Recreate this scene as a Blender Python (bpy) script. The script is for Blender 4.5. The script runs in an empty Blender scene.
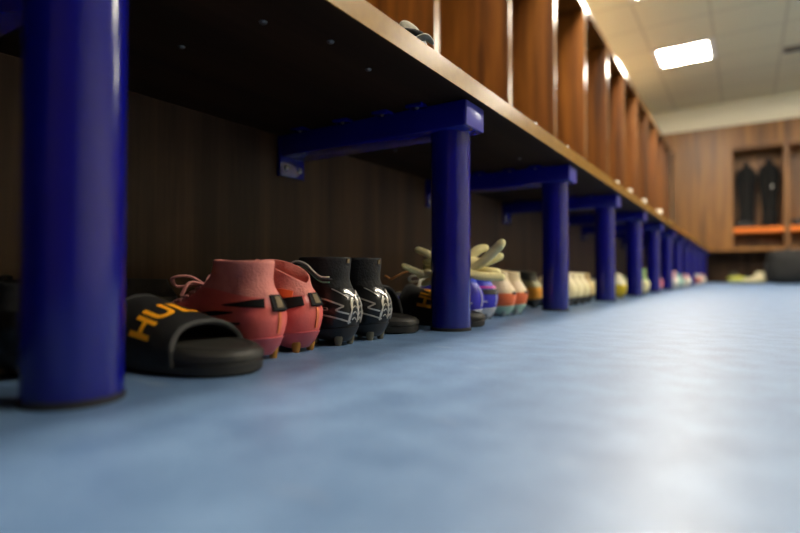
import bpy, bmesh, math, random
from mathutils import Vector, Matrix, noise
random.seed(7)
PI = math.pi
S = bpy.context.scene
COL = S.collection

# ------------------------------------------------------------------ camera
CAM_H = 0.106
YAW = math.radians(32.91)
PITCH = math.radians(0.914)
FPX = 533.33
HOR = 275.0
cam_d = bpy.data.cameras.new('camera')
cam_d.lens = 24.0
cam_d.sensor_width = 36.0
cam_d.clip_start = 0.01
cam_d.dof.use_dof = True
cam_d.dof.focus_distance = 0.84
cam_d.dof.aperture_fstop = 1.9
cam = bpy.data.objects.new('camera', cam_d)
COL.objects.link(cam)
cam.location = (0, 0, CAM_H)
cam.rotation_euler = (PI / 2 + PITCH, 0, YAW)
S.camera = cam

# ------------------------------------------------------------------ world, exposure
w = bpy.data.worlds.new('world')
S.world = w
w.use_nodes = True
w.node_tree.nodes['Background'].inputs[0].default_value = (0.5, 0.45, 0.4, 1)
w.node_tree.nodes['Background'].inputs[1].default_value = 0.05
S.view_settings.view_transform = 'Standard'
S.view_settings.look = 'None'
S.view_settings.gamma = 1
S.view_settings.use_curve_mapping = False
S.view_settings.exposure = 2.0
LAMP_POWER = 20.0
LAMP_COLOR = (1.0, 0.90, 0.74)
S.cycles.use_denoising = True
S.cycles.max_bounces = 10
S.cycles.diffuse_bounces = 6
S.cycles.sample_clamp_indirect = 6.0

# ------------------------------------------------------------------ materials
def lin(c):
    return tuple((v / 12.92 if v <= 0.04045 else ((v + 0.055) / 1.055) ** 2.4) for v in c)

def rgb(r, g, b):
    return lin((r / 255, g / 255, b / 255)) + (1,)

def mat(name, color, rough=0.5, metal=0.0, spec=0.5, coat=0.0, sheen=0.0):
    m = bpy.data.materials.new(name)
    m.use_nodes = True
    p = m.node_tree.nodes['Principled BSDF']
    p.inputs['Base Color'].default_value = color
    p.inputs['Roughness'].default_value = rough
    p.inputs['Metallic'].default_value = metal
    p.inputs['Specular IOR Level'].default_value = spec
    p.inputs['Coat Weight'].default_value = coat
    p.inputs['Sheen Weight'].default_value = sheen
    return m

def textured(name, c1, c2, scale=40, rough=0.5, stretch=(1, 1, 1), detail=4, bump=0.0, bump_scale=None, spec=0.5, metal=0.0, lo=0.35, hi=0.65):
    """two colours mixed by noise in object space, with an optional bump"""
    m = mat(name, c1, rough, metal, spec)
    nt = m.node_tree
    n = nt.nodes
    l = nt.links
    p = n['Principled BSDF']
    tc = n.new('ShaderNodeTexCoord')
    mp = n.new('ShaderNodeMapping')
    mp.inputs['Scale'].default_value = stretch
    l.new(tc.outputs['Object'], mp.inputs['Vector'])
    nz = n.new('ShaderNodeTexNoise')
    nz.inputs['Scale'].default_value = scale
    nz.inputs['Detail'].default_value = detail
    l.new(mp.outputs['Vector'], nz.inputs['Vector'])
    rp = n.new('ShaderNodeValToRGB')
    rp.color_ramp.elements[0].position = lo
    rp.color_ramp.elements[0].color = c1
    rp.color_ramp.elements[1].position = hi
    rp.color_ramp.elements[1].color = c2
    l.new(nz.outputs['Fac'], rp.inputs['Fac'])
    l.new(rp.outputs['Color'], p.inputs['Base Color'])
    if bump:
        nb = n.new('ShaderNodeTexNoise')
        nb.inputs['Scale'].default_value = bump_scale or scale
        nb.inputs['Detail'].default_value = 3
        l.new(mp.outputs['Vector'], nb.inputs['Vector'])
        b = n.new('ShaderNodeBump')
        b.inputs['Strength'].default_value = bump
        b.inputs['Distance'].default_value = 0.002
        l.new(nb.outputs['Fac'], b.inputs['Height'])
        l.new(b.outputs['Normal'], p.inputs['Normal'])
    return m

def wood(name, dark, mid, light, rough=0.35, axis='z'):
    m = mat(name, mid, rough)
    nt = m.node_tree
    n = nt.nodes
    l = nt.links
    p = n['Principled BSDF']
    g = n.new('ShaderNodeNewGeometry')
    mp = n.new('ShaderNodeMapping')
    mp.inputs['Scale'].default_value = (1, 1, 0.05) if axis == 'z' else (1, 0.05, 1)
    l.new(g.outputs['Position'], mp.inputs['Vector'])
    n1 = n.new('ShaderNodeTexNoise')
    n1.inputs['Scale'].default_value = 14
    n1.inputs['Detail'].default_value = 5
    n1.inputs['Distortion'].default_value = 0.6
    l.new(mp.outputs['Vector'], n1.inputs['Vector'])
    n2 = n.new('ShaderNodeTexNoise')
    n2.inputs['Scale'].default_value = 110
    n2.inputs['Detail'].default_value = 3
    l.new(mp.outputs['Vector'], n2.inputs['Vector'])
    ad = n.new('ShaderNodeMath')
    ad.operation = 'MULTIPLY_ADD'
    ad.inputs[1].default_value = 0.3
    l.new(n2.outputs['Fac'], ad.inputs[0])
    l.new(n1.outputs['Fac'], ad.inputs[2])
    rp = n.new('ShaderNodeValToRGB')
    e = rp.color_ramp.elements
    e[0].position = 0.45
    e[0].color = dark
    e[1].position = 0.88
    e[1].color = light
    k = e.new(0.65)
    k.color = mid
    l.new(ad.outputs[0], rp.inputs['Fac'])
    l.new(rp.outputs['Color'], p.inputs['Base Color'])
    return m

M = {}
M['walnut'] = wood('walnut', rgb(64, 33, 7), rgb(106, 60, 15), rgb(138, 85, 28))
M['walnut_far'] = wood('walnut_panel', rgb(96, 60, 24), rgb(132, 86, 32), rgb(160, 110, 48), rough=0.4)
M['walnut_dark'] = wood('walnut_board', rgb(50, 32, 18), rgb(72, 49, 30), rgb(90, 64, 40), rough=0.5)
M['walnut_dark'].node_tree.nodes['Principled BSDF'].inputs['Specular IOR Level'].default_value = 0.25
M['edge'] = mat('gloss_edge_banding', rgb(128, 92, 56), 0.22, 0.0, 0.9)
M['edge_soft'] = textured('pale_bench_edge', rgb(158, 114, 44), rgb(148, 106, 40), 60, 0.24, spec=0.9)
M['blue'] = textured('blue_gloss_paint', rgb(12, 14, 114), rgb(15, 17, 122), 14, 0.16, detail=3, bump=0.03, bump_scale=60)
M['blue_cap'] = mat('blue_cap', rgb(70, 70, 160), 0.3)
M['seat'] = wood('dark_seat_laminate', rgb(30, 19, 12), rgb(40, 26, 16), rgb(50, 33, 22), 0.6, axis='y')
M['seat'].node_tree.nodes['Principled BSDF'].inputs['Specular IOR Level'].default_value = 0.1
M['rubber'] = mat('black_rubber', rgb(22, 20, 20), 0.7)
M['dark_screw'] = mat('dark_screw', rgb(92, 88, 84), 0.45, 0.7)
M['screw'] = mat('screw_metal', rgb(150, 150, 150), 0.35, 0.9)
M['wall'] = textured('cream_wall', rgb(228, 220, 190), rgb(222, 213, 182), 3, 0.75)
M['plaster'] = mat('pale_plaster', rgb(242, 236, 214), 0.7)
M['white'] = mat('white_frame', rgb(235, 232, 225), 0.5)

# floor: blue speckled vinyl
def floor_mat():
    m = mat('blue_vinyl', rgb(98, 122, 160), 0.3, spec=0.75)
    nt = m.node_tree
    n = nt.nodes
    l = nt.links
    p = n['Principled BSDF']
    g = n.new('ShaderNodeNewGeometry')
    a = n.new('ShaderNodeTexNoise')
    a.inputs['Scale'].default_value = 260
    a.inputs['Detail'].default_value = 2
    l.new(g.outputs['Position'], a.inputs['Vector'])
    b = n.new('ShaderNodeTexNoise')
    b.inputs['Scale'].default_value = 22
    b.inputs['Detail'].default_value = 5
    l.new(g.outputs['Position'], b.inputs['Vector'])
    ad = n.new('ShaderNodeMath')
    ad.operation = 'MULTIPLY_ADD'
    ad.inputs[1].default_value = 0.6
    l.new(a.outputs['Fac'], ad.inputs[0])
    l.new(b.outputs['Fac'], ad.inputs[2])
    rp = n.new('ShaderNodeValToRGB')
    e = rp.color_ramp.elements
    e[0].position = 0.55
    e[0].color = rgb(72, 100, 138)
    e[1].position = 1.0
    e[1].color = rgb(102, 131, 168)
    l.new(ad.outputs[0], rp.inputs['Fac'])
    # pale scuffs
    mp = n.new('ShaderNodeMapping')
    mp.inputs['Scale'].default_value = (1, 3, 1)
    mp.inputs['Rotation'].default_value = (0, 0, 0.6)
    l.new(g.outputs['Position'], mp.inputs['Vector'])
    s = n.new('ShaderNodeTexNoise')
    s.inputs['Scale'].default_value = 9
    s.inputs['Detail'].default_value = 3
    l.new(mp.outputs['Vector'], s.inputs['Vector'])
    sr = n.new('ShaderNodeValToRGB')
    sr.color_ramp.elements[0].position = 0.66
    sr.color_ramp.elements[0].color = (0, 0, 0, 1)
    sr.color_ramp.elements[1].position = 0.78
    sr.color_ramp.elements[1].color = (0.32, 0.32, 0.32, 1)
    l.new(s.outputs['Fac'], sr.inputs['Fac'])
    mx = n.new('ShaderNodeMix')
    mx.data_type = 'RGBA'
    l.new(sr.outputs['Color'], mx.inputs['Factor'])
    l.new(rp.outputs['Color'], mx.inputs[6])
    mx.inputs[7].default_value = rgb(172, 180, 190)
    l.new(mx.outputs[2], p.inputs['Base Color'])
    rr = n.new('ShaderNodeMapRange')
    rr.inputs[3].default_value = 0.37
    rr.inputs[4].default_value = 0.44
    l.new(b.outputs['Fac'], rr.inputs[0])
    l.new(rr.outputs[0], p.inputs['Roughness'])
    bp = n.new('ShaderNodeBump')
    bp.inputs['Strength'].default_value = 0.12
    bp.inputs['Distance'].default_value = 0.001
    l.new(a.outputs['Fac'], bp.inputs['Height'])
    l.new(bp.outputs['Normal'], p.inputs['Normal'])
    return m
M['floor'] = floor_mat()

def ceiling_mat():
    m = mat('ceiling_tiles', rgb(214, 204, 184), 0.8)
    nt = m.node_tree
    n = nt.nodes
    l = nt.links
    p = n['Principled BSDF']
    g = n.new('ShaderNodeNewGeometry')
    sp = n.new('ShaderNodeSeparateXYZ')
    l.new(g.outputs['Position'], sp.inputs[0])
    outs = []
    for ax, off in (('X', 0.85 + 6.0), ('Y', 6.0 - 0.37)):
        a = n.new('ShaderNodeMath')
        a.operation = 'ADD'
        a.inputs[1].default_value = off
        l.new(sp.outputs[ax], a.inputs[0])
        b = n.new('ShaderNodeMath')
        b.operation = 'PINGPONG'
        b.inputs[1].default_value = 0.3
        l.new(a.outputs[0], b.inputs[0])
        c = n.new('ShaderNodeMath')
        c.operation = 'LESS_THAN'
        c.inputs[1].default_value = 0.012
        l.new(b.outputs[0], c.inputs[0])
        outs.append(c)
    mx = n.new('ShaderNodeMath')
    mx.operation = 'MAXIMUM'
    l.new(outs[0].outputs[0], mx.inputs[0])
    l.new(outs[1].outputs[0], mx.inputs[1])
    mi = n.new('ShaderNodeMix')
    mi.data_type = 'RGBA'
    l.new(mx.outputs[0], mi.inputs['Factor'])
    mi.inputs[6].default_value = rgb(222, 216, 184)
    mi.inputs[7].default_value = rgb(202, 194, 164)
    l.new(mi.outputs[2], p.inputs['Base Color'])
    return m
M['ceiling'] = ceiling_mat()

def emit(name, color, power):
    m = bpy.data.materials.new(name)
    m.use_nodes = True
    nt = m.node_tree
    p = nt.nodes['Principled BSDF']
    p.inputs['Base Color'].default_value = (0.9, 0.9, 0.88, 1)
    p.inputs['Emission Color'].default_value = color + (1,)
    p.inputs['Emission Strength'].default_value = power
    return m
M['lamp'] = emit('lamp_diffuser', LAMP_COLOR, LAMP_POWER)

# ------------------------------------------------------------------ helpers
def obj(name, bm, m, parent=None, smooth=True, label=None, loc=None, angle=40):
    me = bpy.data.meshes.new(name)
    bmesh.ops.recalc_face_normals(bm, faces=bm.faces)
    bm.to_mesh(me)
    bm.free()
    if smooth:
        for f in me.polygons:
            f.use_smooth = True
        me.set_sharp_from_angle(angle=math.radians(angle))
    o = bpy.data.objects.new(name, me)
    me.materials.append(m)
    COL.objects.link(o)
    if parent:
        o.parent = parent
    if loc:
        o.location = loc
    if label:
        o['label'] = label
    return o

def tag(o, label, cat, group=None):
    o['label'] = label
    o['category'] = cat
    if group:
        o['group'] = group
    return o

def thing(name, label, cat, loc=(0, 0, 0), rotz=0.0, group=None):
    o = bpy.data.objects.new(name, None)
    o.empty_display_size = 0.05
    COL.objects.link(o)
    o.location = loc
    o.rotation_euler = (0, 0, rotz)
    return tag(o, label, cat, group)

def struct(name, bm, m, **k):
    o = obj(name, bm, m, **k)
    o['kind'] = 'structure'
    return o

def dup(root, loc, label):
    r = root.copy()
    COL.objects.link(r)
    r.location = loc
    r['label'] = label
    for ch in list(root.children):
        c = ch.copy()
        COL.objects.link(c)
        c.parent = r
        for g in ch.children:
            d = g.copy()
            COL.objects.link(d)
            d.parent = c
    return r

def box(bm, x0, x1, y0, y1, z0, z1, bev=0.0, seg=2):
    r = bmesh.ops.create_cube(bm, size=1.0)
    vs = r['verts']
    for v in vs:
        v.co = Vector(((x0 + x1) / 2 + v.co.x * (x1 - x0), (y0 + y1) / 2 + v.co.y * (y1 - y0), (z0 + z1) / 2 + v.co.z * (z1 - z0)))
    if bev:
        es = list({e for v in vs for e in v.link_edges})
        bmesh.ops.bevel(bm, geom=es, offset=bev, segments=seg, affect='EDGES', profile=0.5)
    return bm

def nbox(*a, **k):
    return box(bmesh.new(), *a, **k)

def lathe(bm, prof, n=48, c=(0, 0, 0), axis='z', cap=True):
    """prof: list of (r, h)"""
    rings = []
    for r, h in prof:
        ring = []
        for k in range(n):
            t = 2 * PI * k / n
            p = (r * math.cos(t), r * math.sin(t), h)
            if axis == 'x':
                p = (h, p[0], p[1])
            elif axis == 'y':
                p = (p[0], h, p[1])
            ring.append(bm.verts.new((c[0] + p[0], c[1] + p[1], c[2] + p[2])))
        rings.append(ring)
    for a, b in zip(rings, rings[1:]):
        for k in range(n):
            bm.faces.new((a[k], a[(k + 1) % n], b[(k + 1) % n], b[k]))
    if cap:
        bm.faces.new(rings[0][::-1])
        bm.faces.new(rings[-1])
    return bm

def loft(bm, rings, cap0=True, cap1=True, closed=True):
    R = [[bm.verts.new(p) for p in ring] for ring in rings]
    n = len(R[0])
    for a, b in zip(R, R[1:]):
        for k in range(n if closed else n - 1):
            bm.faces.new((a[k], a[(k + 1) % n], b[(k + 1) % n], b[k]))
    if cap0:
        bm.faces.new(R[0][::-1])
    if cap1:
        bm.faces.new(R[-1])
    return R

def smooth_path(pts, sub=6):
    P = [Vector(p) for p in pts]
    out = []
    for i in range(len(P) - 1):
        p0 = P[max(i - 1, 0)]
        p1 = P[i]
        p2 = P[i + 1]
        p3 = P[min(i + 2, len(P) - 1)]
        for k in range(sub):
            t = k / sub
            out.append(0.5 * ((2 * p1) + (p2 - p0) * t + (2 * p0 - 5 * p1 + 4 * p2 - p3) * t * t + (3 * p1 - p0 - 3 * p2 + p3) * t ** 3))
    out.append(P[-1])
    return out

def tube(bm, pts, rad, n=12, flat=1.0, up=Vector((0, 0, 1)), round_ends=True, sub=6):
    """round or flattened tube with rounded ends along a smoothed path; rad: number or list per control point"""
    path = smooth_path(pts, sub)
    m = len(path)
    if not isinstance(rad, (list, tuple)):
        rad = [rad] * len(pts)
    rr = []
    for i in range(m):
        f = i / (m - 1) * (len(rad) - 1)
        k = min(int(f), len(rad) - 2)
        rr.append(rad[k] + (rad[k + 1] - rad[k]) * (f - k))
    stations = []
    for i in range(m):
        t = (path[min(i + 1, m - 1)] - path[max(i - 1, 0)]).normalized()
        stations.append((path[i], t, rr[i]))
    if round_ends:
        p, t, r = stations[0]
        pre = [(p - t * r * math.cos(a), t, max(r * math.sin(a), r * 0.04)) for a in (0.05, 0.5, 1.0)]
        p, t, r = stations[-1]
        post = [(p + t * r * math.cos(a), t, max(r * math.sin(a), r * 0.04)) for a in (1.0, 0.5, 0.05)]
        stations = pre + stations + post
    rings = []
    for p, t, r in stations:
        sx = t.cross(up)
        if sx.length < 1e-4:
            sx = t.cross(Vector((1, 0, 0)))
        sx.normalize()
        sy = sx.cross(t).normalized()
        rings.append([p + sx * r * math.cos(2 * PI * k / n) + sy * r * flat * math.sin(2 * PI * k / n) for k in range(n)])
    loft(bm, rings)
    return bm

def interp(tab, z):
    """smooth interpolation through (z, value) pairs"""
    if z <= tab[0][0]:
        return tab[0][1]
    if z >= tab[-1][0]:
        return tab[-1][1]
    for i in range(len(tab) - 1):
        z0, v0 = tab[i]
        z1, v1 = tab[i + 1]
        if z <= z1:
            def sl(j):
                if j <= 0 or j >= len(tab) - 1:
                    return None
                a = (tab[j][1] - tab[j - 1][1]) / (tab[j][0] - tab[j - 1][0])
                b = (tab[j + 1][1] - tab[j][1]) / (tab[j + 1][0] - tab[j][0])
                return 0.0 if a * b <= 0 else 2 * a * b / (a + b)
            s = (v1 - v0) / (z1 - z0)
            m0 = sl(i)
            m1 = sl(i + 1)
            m0 = s if m0 is None else m0
            m1 = s if m1 is None else m1
            h = z1 - z0
            t = (z - z0) / h
            return (v0 * (1 + 2 * t) * (1 - t) ** 2 + h * m0 * t * (1 - t) ** 2 + v1 * t * t * (3 - 2 * t) + h * m1 * t * t * (t - 1))

def cam_point(px, py, d):
    """the place at depth d along the view, for the photograph's pixel"""
    r = d * (px - 400) / FPX
    z = CAM_H + d * (HOR - py) / FPX
    c, s = math.cos(YAW), math.sin(YAW)
    return Vector((r * c - d * s, r * s + d * c, z))

# ------------------------------------------------------------------ room shell
X_WALL_L, X_WALL_R = -1.42, 3.6
Y_FAR, Y_NEAR = 9.42, -1.5
Z_CEIL = 2.57
struct('floor', nbox(X_WALL_L - 0.1, X_WALL_R + 0.1, Y_NEAR - 0.1, Y_FAR + 0.1, -0.1, 0.0), M['floor'], smooth=False)
struct('ceiling', nbox(X_WALL_L - 0.1, X_WALL_R + 0.1, Y_NEAR - 0.1, Y_FAR + 0.1, Z_CEIL, Z_CEIL + 0.1), M['ceiling'], smooth=False)
struct('wall_left', nbox(X_WALL_L - 0.1, X_WALL_L, Y_NEAR, Y_FAR, 0, Z_CEIL), M['wall'], smooth=False)
struct('wall_right', nbox(X_WALL_R, X_WALL_R + 0.1, Y_NEAR, Y_FAR, 0, Z_CEIL), M['wall'], smooth=False)
struct('wall_far', nbox(X_WALL_L, X_WALL_R, Y_FAR, Y_FAR + 0.1, 0, Z_CEIL), M['wall'], smooth=False)
struct('wall_near', nbox(X_WALL_L, X_WALL_R, Y_NEAR - 0.1, Y_NEAR, 0, Z_CEIL), M['walnut_dark'], smooth=False)

# ceiling lamps: 600 mm panels in two rows
def make_lamp(x, y):
    t = thing('ceiling_light', '', 'light', (x, y, Z_CEIL - 0.0), 0, 'square ceiling light panels')
    bm = bmesh.new()
    for a in ((-0.3, 0.3, -0.3, -0.24), (-0.3, 0.3, 0.24, 0.3), (-0.3, -0.24, -0.24, 0.24), (0.24, 0.3, -0.24, 0.24)):
        box(bm, *a, -0.014, 0.0)
    obj('frame', bm, M['white'], t, smooth=False)
    obj('diffuser', nbox(-0.24, 0.24, -0.24, 0.24, -0.016, 0.0), M['lamp'], t, smooth=False)
    return t
lamp0 = make_lamp(-0.55, 6.67)
lamp0['label'] = 'bright square ceiling light panel above the far end of the lockers'
for x, y, lb in ((-0.55, 4.82, 'square ceiling light panel next nearer than the one above the far lockers'),
                 (-0.55, 2.90, 'square ceiling light panel above the middle of the left bench'),
                 (-0.55, 0.98, 'square ceiling light panel above the near end of the left bench'),
                 (1.35, 6.75, 'square ceiling light panel at the far right of the room'),
                 (1.35, 4.82, 'square ceiling light panel over the right of the room beyond the middle'),
                 (1.35, 2.90, 'square ceiling light panel over the right of the room near the viewpoint'),
                 (1.35, 0.98, 'square ceiling light panel at the near right of the room')):
    dup(lamp0, (x, y, Z_CEIL), lb)

# air vent
t = thing('ceiling_vent', 'slim dark slot vent in the ceiling right of the lit panel', 'vent', (0.70, 7.15, Z_CEIL))
bm = bmesh.new()
for a in ((-0.33, 0.33, -0.075, -0.05), (-0.33, 0.33, 0.05, 0.075), (-0.33, -0.31, -0.05, 0.05), (0.31, 0.33, -0.05, 0.05)):
    box(bm, *a, -0.02, 0.0)
obj('frame', bm, mat('vent_grey', rgb(150, 140, 124), 0.5), t, smooth=False)
bm = bmesh.new()
for k in range(4):
    y = -0.036 + k * 0.024
    box(bm, -0.31, 0.31, y - 0.009, y + 0.009, -0.018, -0.002)
obj('louvres', bm, mat('vent_dark', rgb(54, 48, 44), 0.5), t, smooth=False)

# ------------------------------------------------------------------ left bench
PX, PR = -0.48, 0.0385
ZB, ZT = 0.429, 0.462
PY0, PDY = 0.231, 0.68
POST_Y = [PY0] + [0.243 + PDY * i for i in range(1, 13)]
Y_BENCH0, Y_BENCH1 = -1.3, 9.38
t = thing('bench', 'long dark wooden bench seat with a pale metal front edge along the left wall', 'bench', (0, 0, ZB))
obj('seat_board', nbox(-0.905, -0.4115, Y_BENCH0, Y_BENCH1, 0.0, 0.033), M['seat'], t, smooth=False)
obj('edge_trim', nbox(-0.4115, -0.41, Y_BENCH0, Y_BENCH1, 0.0, 0.033), M['edge_soft'], t, smooth=False, label='pale shiny edge strip')
for (px, py) in ((180, 45), (368, 68), (262, 20), (395, 150), (330, 40), (520, 158)):
    d = (ZB - CAM_H) * FPX / (HOR - py)
    p = cam_point(px, py, d)
    obj('screw', lathe(bmesh.new(), [(0.003, -0.003), (0.005, -0.0012), (0.0055, 0.0)], 14), M['dark_screw'], t, loc=(p.x, p.y, 0.0))

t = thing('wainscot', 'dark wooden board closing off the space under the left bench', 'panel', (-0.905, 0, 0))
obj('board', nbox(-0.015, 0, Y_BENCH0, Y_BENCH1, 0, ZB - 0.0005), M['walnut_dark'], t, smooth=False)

def make_frame(y, label):
    t = thing('bench_post', label, 'bench leg', (0, y, 0), 0, 'blue steel frames carrying the left bench')
    prof = [(PR, 0.005), (PR, 0.381)]
    obj('post', lathe(bmesh.new(), prof, 64, (PX, 0, 0)), M['blue'], t)
    obj('foot_ring', lathe(bmesh.new(), [(PR + 0.001, 0.0), (PR + 0.0015, 0.002), (PR + 0.001, 0.006)], 64, (PX, 0, 0)), M['rubber'], t)
    obj('beam', nbox(-0.894, -0.426, -0.048, 0.032, 0.379, ZB - 0.001, bev=0.004), M['blue'], t)
    obj('end_cap', nbox(-0.4262, -0.423, -0.046, 0.030, 0.381, ZB - 0.003, bev=0.0014), M['blue_cap'], t, label='paler plastic end cap')
    b = obj('wall_plate', nbox(-0.9045, -0.893, -0.048, 0.032, 0.334, ZB - 0.002, bev=0.002), M['blue'], t)
    for yy in (-0.022, 0.022):
        obj('bolt', lathe(bmesh.new(), [(0.0065, 0.0), (0.0065, 0.003), (0.004, 0.0045)], 16, (-0.8932, yy - 0.008, 0.354), 'x'), M['screw'], b)
    for xx in (-0.82, -0.70, -0.60, -0.52):
        c = obj('cleat', nbox(xx - 0.018, xx + 0.018, -0.074, -0.0475, ZB - 0.006, ZB - 0.0006, bev=0.0012), M['blue'], t)
        obj('cleat_screw', lathe(bmesh.new(), [(0.003, -0.003), (0.004, -0.001), (0.0045, 0.0)], 12, (xx, -0.061, ZB - 0.006)), M['dark_screw'], c)
    return t
ords = ['nearest blue bench post at the left of the photo, beside the slide sandal',
        'blue bench post between the black boots and the blue boots',
        'blue bench post just beyond the coral and cream boots',
        'blue bench post between the white boots and the yellow boot',
        'blue bench post between the yellow boot and the cream boot',
        'sixth blue bench post from the nearest, just beyond the cream boot',
        'seventh blue bench post from the nearest one',
        'eighth blue bench post from the nearest one',
        'ninth blue bench post from the nearest one',
        'tenth blue bench post from the nearest one',
        'eleventh blue bench post from the nearest one',
        'twelfth blue bench post from the nearest, second to last',
        'last blue bench post at the far corner']
frame0 = make_frame(PY0, ords[0])
for i in range(1, 13):
    dup(frame0, (0, POST_Y[i], 0), ords[i])
dup(frame0, (0, PY0 - PDY, 0), 'blue bench post behind the viewpoint')

# ------------------------------------------------------------------ left lockers
LX, LB, LT = -0.906, -1.40, 1.93
def make_bay(y, label, ln=0.6995):
    t = thing('locker', label, 'locker', (0, y, 0), 0, 'open wooden lockers above the left bench')
    T = 0.036
    dv = obj('divider', nbox(LB, LX - 0.002, -T / 2, T / 2, ZT + 0.0003, LT), M['walnut'], t, smooth=False)
    obj('edge_strip', nbox(LX - 0.002, LX, -T / 2, T / 2, ZT + 0.0003, LT), M['edge'], dv, smooth=False, label='shiny metal edge strip')
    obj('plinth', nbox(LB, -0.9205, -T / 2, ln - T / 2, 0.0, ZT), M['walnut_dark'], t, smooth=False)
    obj('back_board', nbox(LB, LB + 0.018, T / 2, ln - T / 2, ZT + 0.0003, LT), M['walnut'], t, smooth=False)
    tp = obj('top_board', nbox(LB, LX - 0.002, -T / 2, ln - T / 2, LT, LT + 0.03), M['walnut'], t, smooth=False)
    obj('top_edge', nbox(LX - 0.002, LX, -T / 2, ln - T / 2, LT, LT + 0.03), M['edge'], tp, smooth=False)
    rl = obj('hook_rail', nbox(LB + 0.018, LB + 0.04, T / 2, ln - T / 2, 1.55, 1.65), M['walnut_dark'], t, smooth=False)
    for yy in (0.25, 0.45):
        obj('hook', tube(bmesh.new(), [(LB + 0.04, yy, 1.6), (LB + 0.07, yy, 1.59), (LB + 0.085, yy, 1.61)], 0.005, 8), M['screw'], rl)
    return t
nth = ['', 'first', 'second', 'third', 'fourth', 'fifth', 'sixth', 'seventh', 'eighth', 'ninth', 'tenth', 'eleventh', 'twelfth', 'thirteenth']
bay0 = make_bay(0.24 + 0.7, 'open wooden locker above the near bench end, first at the left behind the pale cloth')
for k in range(-2, 12):
    if k == 1:
        continue
    if k < 1:
        lb = ['open wooden locker two bays behind the viewpoint', 'open wooden locker one bay behind the viewpoint', 'open wooden locker beside the viewpoint above the nearest post'][k + 2]
    else:
        lb = '%s open wooden locker of the left row, counted from the pale cloth' % nth[k]
    dup(bay0, (0, 0.24 + 0.7 * k, 0), lb)

make_bay(0.24 + 8.4, 'narrow last locker bay in the far left corner', 0.29)

# ------------------------------------------------------------------ far bench and lockers
FY = 8.93
t = thing('bench', 'dark wooden bench seat across the far end of the room', 'bench', (0, 0, ZB))
obj('seat_board', nbox(-0.4095, 3.5, 8.45, FY - 0.001, 0.0, 0.033), M['seat'], t, smooth=False)
obj('edge_trim', nbox(-0.4095, 3.5, 8.448, 8.45, 0.0, 0.033), M['walnut_far'], t, smooth=False)
t = thing('wainscot', 'dark wooden board below the far bench', 'panel', (0, FY + 0.005, 0))
obj('board', box(nbox(-0.409, 3.5, 0.0, 0.015, 0, 0.456), -0.903, -0.409, 0.0, 0.015, 0, ZB - 0.001), M['walnut_dark'], t, smooth=False)
for i, x in enumerate((1.0, 2.1, 3.2)):
    t = thing('far_bench_post', ['blue post under the far bench nearest the black holdall', 'blue post under the middle of the far bench', 'blue post under the right end of the far bench'][i], 'bench leg', (x, 8.55, 0))
    obj('post', lathe(bmesh.new(), [(PR, 0), (PR, ZB)], 40), M['blue'], t)

t = thing('corner_boarding', 'plain walnut panel in the far corner left of the open lockers', 'panel', (0, FY, 0))
obj('board', nbox(-0.90, -0.165, 0, 0.02, 0.457, 1.93), M['walnut_far'], t, smooth=False)
t = thing('fascia_board', 'walnut fascia board above the far lockers', 'panel', (0, FY, 0))
obj('board', nbox(-1.39, 3.5, -0.004, 0.02, 1.93, 2.235), M['walnut_far'], t, smooth=False)
struct('trim_1', nbox(-1.41, 3.59, FY + 0.002, FY + 0.1, 2.2355, Z_CEIL), M['plaster'], smooth=False)

M['orange'] = mat('orange_laminate', rgb(236, 122, 14), 0.4)
def make_far_locker(x, label):
    W, T, D = 0.65, 0.03, 0.44
    t = thing('open_locker', label, 'locker', (x, FY, 0), 0, 'open lockers on the far wall')
    obj('side', nbox(-T, 0, 0, D, 0.457, 1.93), M['walnut_far'], t, smooth=False)
    obj('side', nbox(W - 2 * T, W - T, 0, D, 0.457, 1.93), M['walnut_far'], t, smooth=False)
    obj('back_board', nbox(0, W - 2 * T, D - 0.015, D, 0.457, 1.93), M['walnut_far'], t, smooth=False)
    obj('top_board', nbox(0, W - 2 * T, 0.02, D - 0.015, 1.89, 1.93), M['walnut_far'], t, smooth=False)
    obj('bottom_board', nbox(0, W - 2 * T, 0, D - 0.015, 0.457, 0.50), M['walnut_far'], t, smooth=False)
    obj('shelf', nbox(0, W - 2 * T, 0.0, D - 0.015, 0.705, 0.775), M['orange'], t, smooth=False, label='orange shelf')
    return t
fl0 = make_far_locker(-0.135, 'open walnut locker with an orange shelf and two black jackets')
dup(fl0, (0.515, FY, 0), 'open walnut locker with an orange shelf at the right edge of the photo')
dup(fl0, (1.165, FY, 0), 'open walnut locker second to the right of the black jackets')

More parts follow.
